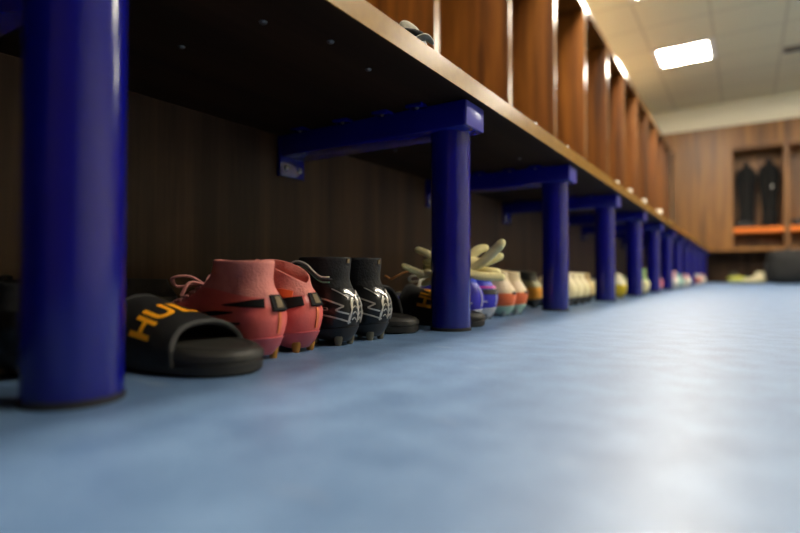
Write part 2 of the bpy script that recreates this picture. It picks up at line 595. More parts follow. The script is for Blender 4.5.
# jackets hanging in the far locker
M['black_cloth'] = textured('black_cloth', rgb(11, 11, 11), rgb(20, 19, 19), 30, 0.9, bump=0.4, bump_scale=25)
def make_jacket(x, label, seed, s=1.0):
    top = 1.76 * 1.0
    t = thing('jacket', label, 'jacket', (x, FY + 0.26, 0.785), 0, 'black jackets in the far locker')
    t.scale = (0.80, 0.9, 1)
    H = 0.98 * s
    prof = [(0.0, 0.13), (0.15, 0.13), (0.4, 0.112), (0.58, 0.094), (0.68, 0.098), (0.78, 0.13), (0.84, 0.12), (0.885, 0.07), (0.92, 0.066), (0.96, 0.06), (1.0, 0.015)]
    rings = []
    for k in range(34):
        u = k / 33
        w_ = interp(prof, u) * 0.88
        ring = []
        for j in range(28):
            a = 2 * PI * j / 28
            f = 1 + 0.10 * math.sin(5 * a + seed + 2 * u) * (1 - 0.5 * u) + 0.08 * noise.noise(Vector((math.cos(a) * 2, math.sin(a) * 2, u * 6 + seed)))
            ring.append((w_ * math.cos(a) * f, min(w_, 0.085) * math.sin(a) * f, u * H))
        rings.append(ring)
    bm = bmesh.new()
    loft(bm, rings)
    b = obj('body', bm, M['black_cloth'], t)
    for sgn in (-1, 1):
        obj('sleeve', tube(bmesh.new(), [(sgn * 0.075, 0.0, H * 0.87), (sgn * 0.118, -0.02, H * 0.77), (sgn * 0.105, -0.05, H * 0.55), (sgn * 0.09, -0.055, H * 0.3)], [0.04, 0.046, 0.032, 0.026], 14), M['black_cloth'], t)
    obj('hang_loop', tube(bmesh.new(), [(0, 0, H), (0, 0.05, H + 0.035), (0, 0.15, H + 0.03)], 0.004, 8), M['black_cloth'], t)
    obj('badge', nbox(0.03, 0.055, -0.088, -0.078, H * 0.56, H * 0.60, bev=0.003), M['white'], t, label='small white badge') if seed > 1 else None
    return t
make_jacket(0.025, 'left of the two black jackets hanging above the orange shelf', 0.4, 0.97)
make_jacket(0.295, 'right and taller of the two black jackets above the orange shelf', 2.3, 1.0)

# ------------------------------------------------------------------ boots
def smoothstep(x):
    x = max(0.0, min(1.0, x))
    return x * x * (3 - 2 * x)

FRONT = [(0.010, 0.248), (0.018, 0.270), (0.030, 0.281), (0.042, 0.277), (0.052, 0.258), (0.060, 0.228), (0.070, 0.190), (0.082, 0.158), (0.095, 0.134), (0.110, 0.118), (0.150, 0.108)]
BACK = [(0.010, 0.018), (0.020, 0.010), (0.035, 0.003), (0.052, 0.000), (0.066, 0.002), (0.080, 0.010), (0.092, 0.0185), (0.104, 0.0215), (0.125, 0.020), (0.150, 0.018)]
HEELW = [(0.010, 0.022), (0.022, 0.0275), (0.038, 0.032), (0.052, 0.0335), (0.066, 0.0315), (0.080, 0.0275), (0.095, 0.0265), (0.120, 0.0295), (0.150, 0.030)]
BALLW = [(0.010, 0.032), (0.025, 0.037), (0.040, 0.037), (0.055, 0.0345), (0.070, 0.033), (0.085, 0.030), (0.15, 0.032)]

class Boot:
    """a football boot standing on its studs: x from heel to toe, y to the wearer's left, z up"""
    def __init__(s, hi=0.14, lo=0.135, scale=1.0, mid=0.0, N=26):
        s.hi, s.lo, s.k, s.mid, s.N = hi, lo, scale, mid, N   # collar height at its front and back
    def rim(s, t):
        base = s.lo + (s.hi - s.lo) * smoothstep(t)
        return base + s.mid * math.sin(PI * min(1, max(0, t)))
    def P(s, a, z, off=0.0):
        """a in -1..1, heel to toe on either side"""
        t = min(1.0, abs(a))
        b, f = interp(BACK, z), interp(FRONT, z)
        u = (1 - math.cos(PI * t)) / 2 * (f - b)
        hw, bw = interp(HEELW, z), interp(BALLW, z)
        x = b + u
        wv = hw + (bw - hw) * smoothstep((x - 0.03) / 0.15)
        wv -= 0.004 * math.exp(-((x - 0.10) / 0.04) ** 2)
        rh = min(0.036, (f - b) * 0.45)
        rt = min(0.085, (f - b) * 0.5)
        v = wv
        if u < rh:
            v = wv * math.sqrt(max(0, 1 - ((rh - u) / rh) ** 2))
        elif (f - b) - u < rt:
            q = (rt - ((f - b) - u)) / rt
            v = wv * max(0, 1 - q ** 2.3) ** 0.5
        if off:
            cx = b + (f - b) * 0.5
            # outward in plan, from the local spine
            sx = max(b + rh, min(f - rt, x))
            dv = Vector((x - sx, v if v > 0 else 1e-6, 0))
            dv.normalize()
            x += dv.x * off
            v += dv.y * off
        return Vector((x, v if a >= 0 else -v, z)) * s.k
    def N_(s, a, z):
        e = 1e-3
        a2 = min(a + 0.01, 1.0)
        a1 = max(a - 0.01, -1.0)
        da = s.P(a2, z) - s.P(a1, z)
        dz = s.P(a, z + e) - s.P(a, z - e)
        n = dz.cross(da) if a >= 0 else dz.cross(da)
        n.normalize()
        c = s.P(a, z)
        mid = Vector((max(0.03, min(0.24, c.x)), 0, c.z - 0.02))
        if n.dot(c - mid) < 0:
            n = -n
        return n
    def ring(s, zf, off=0.0):
        out = []
        N = s.N
        for k in range(N + 1):
            a = k / N
            out.append(s.P(a, zf(a), off))
        for k in range(N - 1, 0, -1):
            a = k / N
            out.append(s.P(-a, zf(a), off))
        return out
    def shell(s, z0f, z1f, n, off=0.0, wob=None):
        rings = []
        for k in range(n + 1):
            q = k / n
            rings.append(s.ring(lambda a: z0f(a) + (z1f(a) - z0f(a)) * q, off))
        return rings
    def ribbon(s, pts, wd, off=0.0009, sub=6, thick=0.0008):
        """a raised strip on the surface through (a, z) pairs; wd: number or list"""
        P2 = smooth_path([(a, z, 0) for a, z in pts], sub)
        m = len(P2)
        if not isinstance(wd, (list, tuple)):
            wd = [wd] * len(pts)
        bm = bmesh.new()
        rings = []
        pp = []
        for p in P2:
            n = s.N_(p.x, p.y)
            pp.append((s.P(p.x, p.y), n))
        for i in range(m):
            f = i / (m - 1) * (len(wd) - 1)
            k = min(int(f), len(wd) - 2)
            w_ = wd[k] + (wd[k + 1] - wd[k]) * (f - k)
            c, n = pp[i]
            tg = pp[min(i + 1, m - 1)][0] - pp[max(i - 1, 0)][0]
            sd = tg.cross(n)
            if sd.length < 1e-9:
                sd = Vector((0, 0, 1))
            sd.normalize()
            lo_, hi_ = c + n * (off - 0.0006), c + n * (off + thick)
            rings.append([lo_ - sd * w_ / 2, hi_ - sd * w_ * 0.46, hi_ + sd * w_ * 0.46, lo_ + sd * w_ / 2])
        loft(bm, rings)
        return bm

def stud_bm(x, y, z1, r0=0.0045, r1=0.0065, blade=1.0):
    bm = bmesh.new()
    n = 14
    rings = []
    for r, z in ((r0 * 0.8, 0.0), (r0, 0.0012), (r1, z1)):
        rings.append([(x + r * blade * math.cos(2 * PI * k / n), y + r * math.sin(2 * PI * k / n), z) for k in range(n)])
    loft(bm, rings)
    return bm

STUDS = [(0.026, 0.014), (0.026, -0.014), (0.070, 0.016), (0.070, -0.016), (0.165, 0.027), (0.165, -0.027), (0.205, 0.027), (0.205, -0.027), (0.240, 0.017), (0.240, -0.017)]

def make_boot(name, label, x, y, rot, mats, hi=0.14, lo=0.135, mid=0.0, group=None, scale=1.0, split=0.078, marks=None,
              laces=True, tab=None, N=26, detail=True, cat='boot', tilt=0.0, opening=True, lowline=None, stud_h=0.0145):
    """mats: upper, collar, sole, stud, laces"""
    t = thing(name, label, cat, (x, y, 0), rot, group)
    B = Boot(hi, lo, scale, mid, N)
    k = scale
    # outsole plate, lifted off the floor by the studs
    bm = bmesh.new()
    sole_top = lambda a: 0.029 - 0.006 * smoothstep(abs(a) * 2.5) + 0.004 * smoothstep((abs(a) - 0.55) * 2.2)
    rings = []
    low = lambda a: 0.0045 * (1 - smoothstep((abs(a) - 0.16) * 7))
    for zz, of in ((0.0095, -0.006), (0.0105, -0.001), (0.0135, 0.0012), (0.018, 0.0018)):
        rings.append([p - Vector((0, 0, low(min(q, 2 * B.N - q) / B.N) * (1 if zz < 0.012 else 0.4) * k)) for q, p in enumerate(B.ring(lambda a: zz, of))])
    rings += [B.ring(sole_top, 0.0018), B.ring(lambda a: sole_top(a) + 0.0008, 0.0004)]
    loft(bm, rings)
    obj('sole', bm, mats['sole'], t)
    for sx, sy in STUDS:
        obj('stud', stud_bm(sx * k, sy * k, stud_h * k, blade=1.25), mats['stud'], t)
    # upper up to the collar line, then the collar
    zc = lambda a: split + (0.012 if hi > 0.1 else -0.004) * smoothstep((abs(a) - 0.1) * 1.6)
    rim = lambda a: max(B.rim(abs(a)), zc(a) + 0.004)
    bm = bmesh.new()
    if lowline is None:
        loft(bm, B.shell(lambda a: sole_top(a) - 0.003, zc, 16), cap1=False, cap0=True)
        obj('upper', bm, mats['upper'], t, angle=60)
    else:
        mz = lambda a: lowline
        loft(bm, B.shell(lambda a: sole_top(a) - 0.003, mz, 10), cap1=False, cap0=True)
        obj('heel_counter', bm, mats['lower'], t, angle=60)
        bm = bmesh.new()
        loft(bm, B.shell(mz, zc, 12), cap1=False, cap0=False)
        obj('upper', bm, mats['upper'], t, angle=60)
    bm = bmesh.new()
    rings = B.shell(zc, rim, 10, 0.0004)
    rings.append(B.ring(lambda a: rim(a) + 0.0012, -0.0012))
    for dz, of in ((0.0, -0.0035), (-0.012, -0.0045), (-0.03, -0.005)):
        rings.append(B.ring(lambda a: max(rim(a) + dz, 0.05), of))
    loft(bm, rings, cap0=False, cap1=True)
    obj('collar', bm, mats['collar'], t, angle=60)
    if tab:
        bm = B.ribbon([(-0.06, tab[0]), (-0.03, tab[0]), (0, tab[0]), (0.03, tab[0]), (0.06, tab[0])], tab[1], off=0.001, thick=0.0022)
        h = obj('pull_tab', bm, tab[2], t)
        if len(tab) > 3:
            obj('pull_tab_lining', B.ribbon([(-0.028, tab[0]), (0, tab[0]), (0.028, tab[0])], tab[1] * 0.72, off=0.0034, thick=0.0006), tab[3], h)
    if laces and detail:
        bm = bmesh.new()
        for q in range(5):
            z = 0.058 + q * 0.0062
            for sg in (1, -1):
                p = [B.P(math.copysign(min(1, 1 - abs(h)), h) if h else 1.0, z + 0.007 * q2 / 8, 0.005) for q2, h in enumerate([sg * v for v in (0.26, 0.18, 0.11, 0.05, 0.0, -0.05, -0.11, -0.18, -0.26)])]
                tube(bm, p, 0.0027 * k, 8, 0.6, sub=2)
        # loose bow
        c = B.P(1.0, 0.092, 0.004)
        for sg in (1, -1):
            tube(bm, [c, c + Vector((0.012, sg * 0.016, 0.012)) * k, c + Vector((0.03, sg * 0.03, 0.010)) * k, c + Vector((0.034, sg * 0.02, -0.002)) * k, c + Vector((0.006, sg * 0.004, 0.002)) * k], 0.0031 * k, 8, 0.6, sub=4)
            tube(bm, [c, c + Vector((0.004, sg * 0.022, 0.004)) * k, c + Vector((0.004, sg * 0.034, -0.012)) * k], 0.0031 * k, 8, 0.6, sub=4)
        obj('laces', bm, mats.get('laces', mats['collar']), t)
    if marks:
        for nm, pts, wd, mm, off in marks:
            obj(nm, B.ribbon(pts, wd, off=off), mm, t)
    return t

TOE_IN = PI      # toes towards the wall

# pink boots
PK = dict(upper=textured('salmon_upper', rgb(224, 104, 96), rgb(212, 92, 90), 30, 0.38, bump=0.15, bump_scale=200),
          collar=textured('rose_knit', rgb(212, 132, 120), rgb(198, 116, 108), 60, 0.75, bump=0.5, bump_scale=300),
          sole=mat('mauve_sole', rgb(196, 92, 100), 0.32),
          stud=mat('gold_stud', rgb(190, 130, 48), 0.35, 0.3),
          laces=textured('rose_laces', rgb(198, 134, 126), rgb(180, 110, 106), 200, 0.8))
BLK = mat('black_print', rgb(14, 13, 14), 0.7, spec=0.2)
ORG = mat('orange_accent', rgb(232, 100, 46), 0.5)
TAN = mat('olive_lining', rgb(110, 92, 60), 0.7)
def pink_marks(big):
    m = []
    for sg in (1, -1):
        if big:
            m.append(('side_accent', [(sg * 0.20, 0.0795), (sg * 0.30, 0.0815), (sg * 0.40, 0.0835), (sg * 0.5, 0.084)], [0.010, 0.012, 0.008, 0.002], ORG, 0.0009))
            m.append(('side_mark', [(sg * 0.12, 0.071), (sg * 0.22, 0.068), (sg * 0.31, 0.062), (sg * 0.40, 0.056), (sg * 0.47, 0.051), (sg * 0.56, 0.052)], [0.014, 0.016, 0.017, 0.013, 0.006, 0.001], BLK, 0.0014))
        else:
            m.append(('side_mark', [(sg * 0.11, 0.0715), (sg * 0.20, 0.071), (sg * 0.30, 0.0695), (sg * 0.40, 0.068)], [0.013, 0.010, 0.006, 0.001], BLK, 0.0011))
            m.append(('side_lettering', [(sg * 0.23, 0.047), (sg * 0.29, 0.046), (sg * 0.36, 0.045), (sg * 0.43, 0.044)], [0.003, 0.004, 0.0035, 0.002], BLK, 0.0009))
            m.append(('side_streak', [(sg * 0.30, 0.060), (sg * 0.40, 0.0575), (sg * 0.5, 0.055), (sg * 0.6, 0.055)], [0.001, 0.006, 0.004, 0.001], BLK, 0.0010))
    m.append(('heel_stripe', [(0.0, 0.034), (0.0, 0.045), (0.0, 0.058), (0.0, 0.062)], [0.004, 0.005, 0.005, 0.004], mat('heel_orange', rgb(226, 116, 70), 0.5), 0.0007))
    return m
G = 'pair of pink football boots'
make_boot('football_boot', 'salmon pink football boot with its sock collar standing up, beside the slide sandal', -0.482, 0.472, TOE_IN + 0.0, PK, hi=0.126, lo=0.124, mid=-0.002, group=G, marks=pink_marks(False), tab=(0.071, 0.023, BLK, TAN))
make_boot('football_boot', 'salmon pink football boot with collapsed collar and big black side mark', -0.492, 0.552, TOE_IN + 0.0, PK, hi=0.126, lo=0.094, mid=0.010, group=G, marks=pink_marks(True), tab=(0.072, 0.021, BLK, TAN))

# black boots with silver lines
BK = dict(upper=textured('black_upper', rgb(20, 20, 22), rgb(30, 30, 32), 50, 0.3, bump=0.2, bump_scale=180),
          collar=textured('black_knit', rgb(32, 32, 33), rgb(22, 22, 23), 80, 0.85, bump=0.5, bump_scale=320),
          sole=mat('black_sole', rgb(30, 29, 28), 0.35),
          stud=mat('grey_stud', rgb(120, 112, 90), 0.4, 0.3),
          laces=mat('black_laces', rgb(24, 24, 24), 0.8))
SIL = mat('silver_print', rgb(206, 202, 194), 0.3, 0.6)
def black_marks():
    m = []
    for sg in (1, -1):
        m.append(('side_line', [(sg * 0.06, 0.036), (sg * 0.13, 0.041), (sg * 0.20, 0.045), (sg * 0.28, 0.048)], 0.0022, SIL, 0.0009))
        m.append(('side_line', [(sg * 0.08, 0.0485), (sg * 0.145, 0.052), (sg * 0.175, 0.0545)], 0.0024, SIL, 0.0009))
        m.append(('side_line', [(sg * 0.175, 0.0545), (sg * 0.15, 0.0575), (sg * 0.125, 0.060)], 0.0024, SIL, 0.0009))
        m.append(('side_line', [(sg * 0.125, 0.060), (sg * 0.19, 0.0645), (sg * 0.27, 0.069), (sg * 0.34, 0.071)], 0.0024, SIL, 0.0009))
        m.append(('side_ring', [(sg * 0.225, 0.055), (sg * 0.24, 0.0575), (sg * 0.265, 0.057), (sg * 0.25, 0.054), (sg * 0.225, 0.055)], 0.0016, SIL, 0.0009))
        m.append(('heel_edge', [(sg * 0.075, 0.034), (sg * 0.07, 0.044), (sg * 0.06, 0.054), (sg * 0.065, 0.064), (sg * 0.05, 0.072)], [0.002, 0.004, 0.002, 0.005, 0.003], SIL, 0.0009))
        for q in range(4):
            z = 0.036 + q * 0.0085
            m.append(('heel_line', [(sg * 0.012, z + 0.003), (sg * 0.03, z + 0.007), (sg * 0.05, z + 0.004)], 0.0011, SIL, 0.0009))
        m.append(('heel_flash', [(sg * 0.02, 0.074), (sg * 0.05, 0.078), (sg * 0.09, 0.081), (sg * 0.12, 0.079)], [0.003, 0.006, 0.005, 0.001], SIL, 0.0009))
        m.append(('heel_line', [(sg * 0.10, 0.071), (sg * 0.14, 0.077), (sg * 0.19, 0.082), (sg * 0.23, 0.085)], 0.0013, SIL, 0.0009))
    m.append(('heel_seam', [(0.0, 0.036), (0.0, 0.05), (0.0, 0.064), (0.0, 0.076)], [0.002, 0.002, 0.003, 0.004], SIL, 0.0008))
    m.append(('collar_tag', [(0.0, 0.124), (0.0, 0.1275), (0.0, 0.131)], 0.006, TAN, 0.0014))
    return m
G = 'pair of black football boots with silver lines'
black1 = make_boot('football_boot', 'black football boot with silver lines, next to the pink boot', -0.487, 0.636, TOE_IN + 0.0, BK, hi=0.133, lo=0.132, group=G, marks=black_marks(), split=0.086)
make_boot('football_boot', 'black football boot with silver lines, next to the black slide', -0.486, 0.715, TOE_IN - 0.03, BK, hi=0.134, lo=0.133, group=G, marks=black_marks(), split=0.086)

# ------------------------------------------------------------------ slide sandals
SL = dict(sole=textured('black_foam', rgb(30, 29, 26), rgb(38, 37, 33), 40, 0.55, bump=0.2, bump_scale=120),
          bed=textured('black_footbed', rgb(34, 33, 30), rgb(26, 25, 23), 120, 0.6, bump=0.3, bump_scale=260),
          strap=textured('black_strap', rgb(26, 26, 26), rgb(32, 32, 32), 80, 0.5, bump=0.2, bump_scale=200),
          rim=mat('charcoal_rim', rgb(34, 34, 34), 0.65),
          text=mat('amber_print', rgb(250, 170, 28), 0.5))
HW = [(0.0, 0.020), (0.01, 0.031), (0.03, 0.039), (0.06, 0.040), (0.11, 0.040), (0.16, 0.045), (0.20, 0.049), (0.235, 0.046), (0.26, 0.035), (0.275, 0.020)]

def slide_ring(z, off=0.0, n=30, side=0.0, lift=0.0):
    L = 0.28
    out = []
    for sg in (1, -1):
        rng = range(0, n + 1) if sg == 1 else range(n - 1, 0, -1)
        for k in rng:
            t = k / n
            x = L * (1 - math.cos(PI * t)) / 2
            w_ = interp(HW, x) if 0.0 < x < L else 0
            if x < 0.04:
                w_ = 0.0395 * math.sqrt(max(0, 1 - ((0.04 - x) / 0.04) ** 2))
            if x > L - 0.06:
                w_ = interp(HW, L - 0.06) * math.sqrt(max(0, 1 - ((x - L + 0.06) / 0.06) ** 2))
            q = Vector((x - L / 2, w_, 0))
            x2 = L / 2 + q.x * (1 + off / (L / 2))
            w2 = max(0, w_ + off * min(1, w_ / 0.02))
            zz = z + lift * (smoothstep((0.06 - x) / 0.06) * 0.35 - smoothstep((x - 0.2) / 0.08) * 0.35)
            out.append((x2, sg * w2, zz))
    return out

def make_slide(label, x, y, rot, wide=1.0, strap_h=0.092, group=None, text=True):
    # x, y: the toe tip
    t = thing('slide_sandal', label, 'sandal', (x - 0.28 * math.cos(rot), y - 0.28 * math.sin(rot), 0), rot, group)
    t.scale = (1.0, wide, 1.0)
    bm = bmesh.new()
    loft(bm, [slide_ring(0.0, -0.004), slide_ring(0.003, 0.0), slide_ring(0.012, 0.001), slide_ring(0.013, -0.0005), slide_ring(0.015, -0.0005), slide_ring(0.016, 0.0012), slide_ring(0.026, 0.001, lift=0.012), slide_ring(0.031, -0.003, lift=0.012), slide_ring(0.0315, -0.006, lift=0.012)])
    obj('sole', bm, SL['sole'], t)
    bm = bmesh.new()
    loft(bm, [slide_ring(0.028, -0.0055, lift=0.010), slide_ring(0.0325, -0.0062, lift=0.012), slide_ring(0.0325, -0.010, lift=0.012), slide_ring(0.027, -0.018, lift=0.006), slide_ring(0.026, -0.03, lift=0.004)])
    obj('footbed', bm, SL['bed'], t)
    # strap: arch lofted from heel side to toe side
    X0, X1 = 0.100, 0.214
    def SP(phi, u, off=0.0):
        f = (u - X0) / (X1 - X0)
        # sides reach further forward and back than the crest
        crest = math.sin(phi)
        xm = (X0 + X1) / 2
        xx = xm + (u - xm) * (1.10 - 0.20 * crest)
        w_ = interp(HW, xx) + 0.0035 + off
        h = strap_h - 0.026 * f + off - 0.012
        c = math.cos(phi)
        v = w_ * math.copysign(abs(c) ** 0.85, c)
        z = 0.012 + h * (max(0, crest) ** 0.75)
        return Vector((xx, v, z))
    bm = bmesh.new()
    rings = []
    NU, NP = 16, 40
    for i in range(NU + 1):
        u = X0 + (X1 - X0) * i / NU
        th = 0.006
        out = [SP(PI * j / NP, u) for j in range(NP + 1)]
        inn = [SP(PI * j / NP, u, -th) for j in range(NP, -1, -1)]
        rings.append(out + inn)
    loft(bm, rings)
    st = obj('strap', bm, SL['strap'], t, angle=50)
    for uu in (X0, X1):
        obj('strap_rim', tube(bmesh.new(), [SP(PI * j / 20, uu, -0.0025) for j in range(21)], 0.0036, 8, sub=2), SL['rim'], st)
    if text:
        cu = bpy.data.curves.new('lettering', 'FONT')
        cu.body = 'HULL'
        cu.size = 1.0
        cu.offset = 0.03
        cu.space_character = 1.05
        tmp = bpy.data.objects.new('lettering_source', cu)
        COL.objects.link(tmp)
        bpy.context.view_layer.update()
        me = bpy.data.meshes.new_from_object(tmp.evaluated_get(bpy.context.evaluated_depsgraph_get()))
        bpy.data.objects.remove(tmp)
        bm = bmesh.new()
        bm.from_mesh(me)
        bpy.data.meshes.remove(me)
        bmesh.ops.triangulate(bm, faces=bm.faces)
        for _ in range(3):
            es = [e for e in bm.edges if e.calc_length() > 0.12]
            if es:
                bmesh.ops.subdivide_edges(bm, edges=es, cuts=1)
                bmesh.ops.triangulate(bm, faces=bm.faces)
        xs = [v.co.x for v in bm.verts]
        ys = [v.co.y for v in bm.verts]
        x0, x1, y0, y1 = min(xs), max(xs), min(ys), max(ys)
        for v in bm.verts:
            fx = (v.co.x - x0) / (x1 - x0)
            fy = (v.co.y - y0) / (y1 - y0)
            phi = math.radians(160 - 114 * fx)
            v.co = SP(phi, X1 - 0.031 - 0.037 * fy, 0.0008)
        obj('lettering', bm, SL['text'], st, smooth=False)
    return t
make_slide('black slide sandal with large amber capital letters, right of the nearest blue post', -0.443, 0.393, 0.10, 1.06, 0.082)
G = 'pair of black slides around the second post'
make_slide('black slide sandal with amber lettering just left of the second blue post', -0.505, 0.832, -0.02, 0.95, 0.112, group=G)
make_slide('black slide sandal under the blue boots, right of the second post', -0.452, 1.012, 0.0, 0.92, 0.085, group=G)

# dark shoe tucked behind the HULL slide
DK = dict(BK)
make_boot('training_shoe', 'plain black shoe lying along the wall panel behind the nearest amber-lettered slide', -0.850, 0.580, -PI / 2, DK, hi=0.100, lo=0.098, cat='shoe', split=0.07)
make_boot('training_shoe', 'plain black shoe half hidden behind the nearest blue post', -0.590, 0.262, TOE_IN, DK, hi=0.100, lo=0.096, cat='shoe', split=0.07)

# white and mint lace loop standing up from the first black boot
WHT = mat('white_piping', rgb(225, 225, 215), 0.5)
MINT = mat('mint_piping', rgb(120, 190, 160), 0.5)
MI = (Matrix.Translation(black1.location) @ Matrix.Rotation(TOE_IN + 0.02, 4, 'Z')).inverted()
lp = [cam_point(*q) for q in ((286, 272, 0.829), (291, 265, 0.823), (299, 263.5, 0.814), (307, 267, 0.805), (314, 274, 0.797), (321, 279, 0.788), (329, 279.5, 0.777))]
lp = [MI @ p for p in lp]
lb = obj('lace_loop', tube(bmesh.new(), lp, 0.0055, 10, 0.35), BK['laces'], black1)
dn = Vector((0, 0, 1))
obj('white_edge', tube(bmesh.new(), [p + dn * 0.0035 for p in lp], 0.0012, 8), WHT, lb)
obj('mint_edge', tube(bmesh.new(), [p - dn * 0.004 for p in lp], 0.0012, 8), MINT, lb)

# ------------------------------------------------------------------ blue boots, coral boots and the rest of the row
def cols(up, lo=None, sole=(225, 225, 222), stud=(120, 125, 130), col=None, lac=None):
    k = '%02x%02x%02x' % up
    d = dict(upper=textured('upper_' + k, rgb(*up), rgb(*[int(v * 0.92) for v in up]), 30, 0.42, bump=0.2, bump_scale=200),
             sole=mat('sole_' + k, rgb(*sole), 0.35), stud=mat('stud_' + k, rgb(*stud), 0.4))
    d['collar'] = mat('collar_' + k, rgb(*(col or up)), 0.7)
    d['laces'] = mat('laces_' + k, rgb(*(lac or up)), 0.8)
    if lo:
        d['lower'] = textured('counter_' + k, rgb(*lo), rgb(*[int(v * 0.92) for v in lo]), 30, 0.42, bump=0.2, bump_scale=200)
    return d
BL = cols((58, 52, 196), sole=(214, 216, 216), col=(40, 66, 190), lac=(230, 225, 200))
PNK = mat('hot_pink_line', rgb(240, 70, 170), 0.5)
GRY = mat('dark_heel_panel', rgb(52, 50, 52), 0.6)
WL = mat('white_mark', rgb(225, 225, 235), 0.5)
def blue_marks(panel):
    m = [('heel_edge', [(0.02, 0.036), (0.025, 0.05), (0.03, 0.064), (0.035, 0.078)], 0.0025, WL, 0.0009)]
    for sg in (1, -1):
        if panel:
            m.append(('heel_panel', [(0, 0.066), (sg * 0.1, 0.066), (sg * 0.2, 0.066), (sg * 0.3, 0.065)], 0.013, GRY, 0.0009))
            m.append(('pink_line', [(0, 0.0765), (sg * 0.1, 0.0765), (sg * 0.2, 0.077), (sg * 0.3, 0.0775)], 0.0035, PNK, 0.0014))
        m.append(('side_mark', [(sg * 0.14, 0.044), (sg * 0.22, 0.045), (sg * 0.30, 0.046)], 0.0025, WL, 0.0009))
    return m
G = 'pair of blue football boots'
make_boot('football_boot', 'royal blue football boot just right of the second post, under the gloves', -0.492, 1.101, TOE_IN, BL, hi=0.122, lo=0.114, group=G, marks=blue_marks(False), split=0.088, N=18)
make_boot('football_boot', 'royal blue football boot with a pink heel line beside the coral boot', -0.492, 1.183, TOE_IN, BL, hi=0.122, lo=0.114, group=G, marks=blue_marks(True), split=0.088, N=18)
CO = cols((232, 206, 168), lo=(232, 112, 62), sole=(160, 196, 176), stud=(150, 165, 165), col=(226, 204, 160))
DKM = [('heel_mark', [(-0.06, 0.0605), (0, 0.0605), (0.06, 0.0605)], 0.007, GRY, 0.0012)]
G = 'pair of coral and cream football boots'
make_boot('football_boot', 'cream and coral football boot with mint sole, beside the blue boots', -0.488, 1.290, TOE_IN, CO, hi=0.122, lo=0.112, group=G, marks=DKM, split=0.09, lowline=0.060, N=18)
make_boot('football_boot', 'cream and coral football boot with mint sole, farther from the blue boots', -0.487, 1.374, TOE_IN, CO, hi=0.122, lo=0.112, group=G, marks=DKM, split=0.09, lowline=0.060, N=18)
OV = cols((176, 168, 118), lo=(238, 160, 40), sole=(22, 22, 22), stud=(30, 30, 30), col=(70, 66, 50), lac=(210, 205, 170))
make_boot('football_boot', 'olive and amber football boot on a black sole, left of the third post', -0.552, 1.700, TOE_IN, OV, hi=0.125, lo=0.112, split=0.085, lowline=0.066, N=16)

CR = cols((240, 226, 176), sole=(50, 46, 40), stud=(60, 56, 50), col=(236, 222, 180))
G = 'cream football boots between the third and fourth posts'
for i, (bx, by, lb) in enumerate(((-0.480, 1.850, 'cream football boot directly right of the third post'),
                                  (-0.480, 1.935, 'cream football boot second to the right of the third post'),
                                  (-0.478, 2.020, 'cream football boot third to the right of the third post'))):
    make_boot('football_boot', lb, bx, by, TOE_IN, CR, hi=0.118, lo=0.112, group=G, N=14, laces=False)
CR2 = cols((226, 200, 140), sole=(30, 28, 26), stud=(30, 28, 26), col=(190, 160, 110))
make_boot('football_boot', 'tan cream boot set back behind the cream boots, left of the fourth post', -0.488, 2.145, TOE_IN, CR2, hi=0.118, lo=0.112, N=14, laces=False)
YE = cols((240, 230, 190), lo=(222, 190, 20), sole=(196, 170, 30), stud=(150, 140, 60), col=(236, 226, 190))
make_boot('football_boot', 'white and yellow football boot right of the fourth post', -0.452, 2.60, TOE_IN, YE, hi=0.118, lo=0.108, lowline=0.062, N=14, laces=False)
make_boot('football_boot', 'dark football boot behind the white and yellow boot', -0.50, 2.74, TOE_IN, BK, hi=0.13, lo=0.125, N=14, laces=False)
CG = cols((240, 230, 180), sole=(232, 220, 170), stud=(90, 86, 70), col=(150, 180, 110))
make_boot('football_boot', 'cream football boot with a green collar right of the fifth post', -0.437, 3.19, TOE_IN, CG, hi=0.142, lo=0.138, N=14, laces=False)
PI_ = cols((220, 120, 130), sole=(225, 190, 190), col=(226, 150, 150))
make_boot('football_boot', 'pink and white football boot right of the sixth post', -0.452, 3.87, TOE_IN, PI_, hi=0.118, lo=0.108, N=12, laces=False)
WB = cols((236, 230, 214), sole=(226, 220, 205), col=(224, 170, 170))
make_boot('football_boot', 'white football boot right of the seventh post', -0.428, 4.62, TOE_IN, WB, hi=0.140, lo=0.132, N=12, laces=False)
MB_ = cols((150, 200, 185), sole=(190, 210, 205), col=(150, 200, 185))
make_boot('football_boot', 'mint football boot just beyond the white one near the seventh post', -0.412, 4.78, TOE_IN, MB_, hi=0.122, lo=0.112, N=12, laces=False)
make_boot('football_boot', 'white football boot right of the eighth post', -0.40, 5.34, TOE_IN, WB, hi=0.118, lo=0.108, N=12, laces=False)
RB = cols((210, 110, 90), sole=(220, 215, 200), col=(226, 215, 200))
make_boot('football_boot', 'small red and white football boot far down the left bench', -0.40, 6.70, TOE_IN, RB, hi=0.122, lo=0.112, N=12, laces=False)
make_boot('football_boot', 'small pale football boot at the far end of the left bench', -0.40, 7.42, TOE_IN, WB, hi=0.122, lo=0.112, N=12, laces=False)

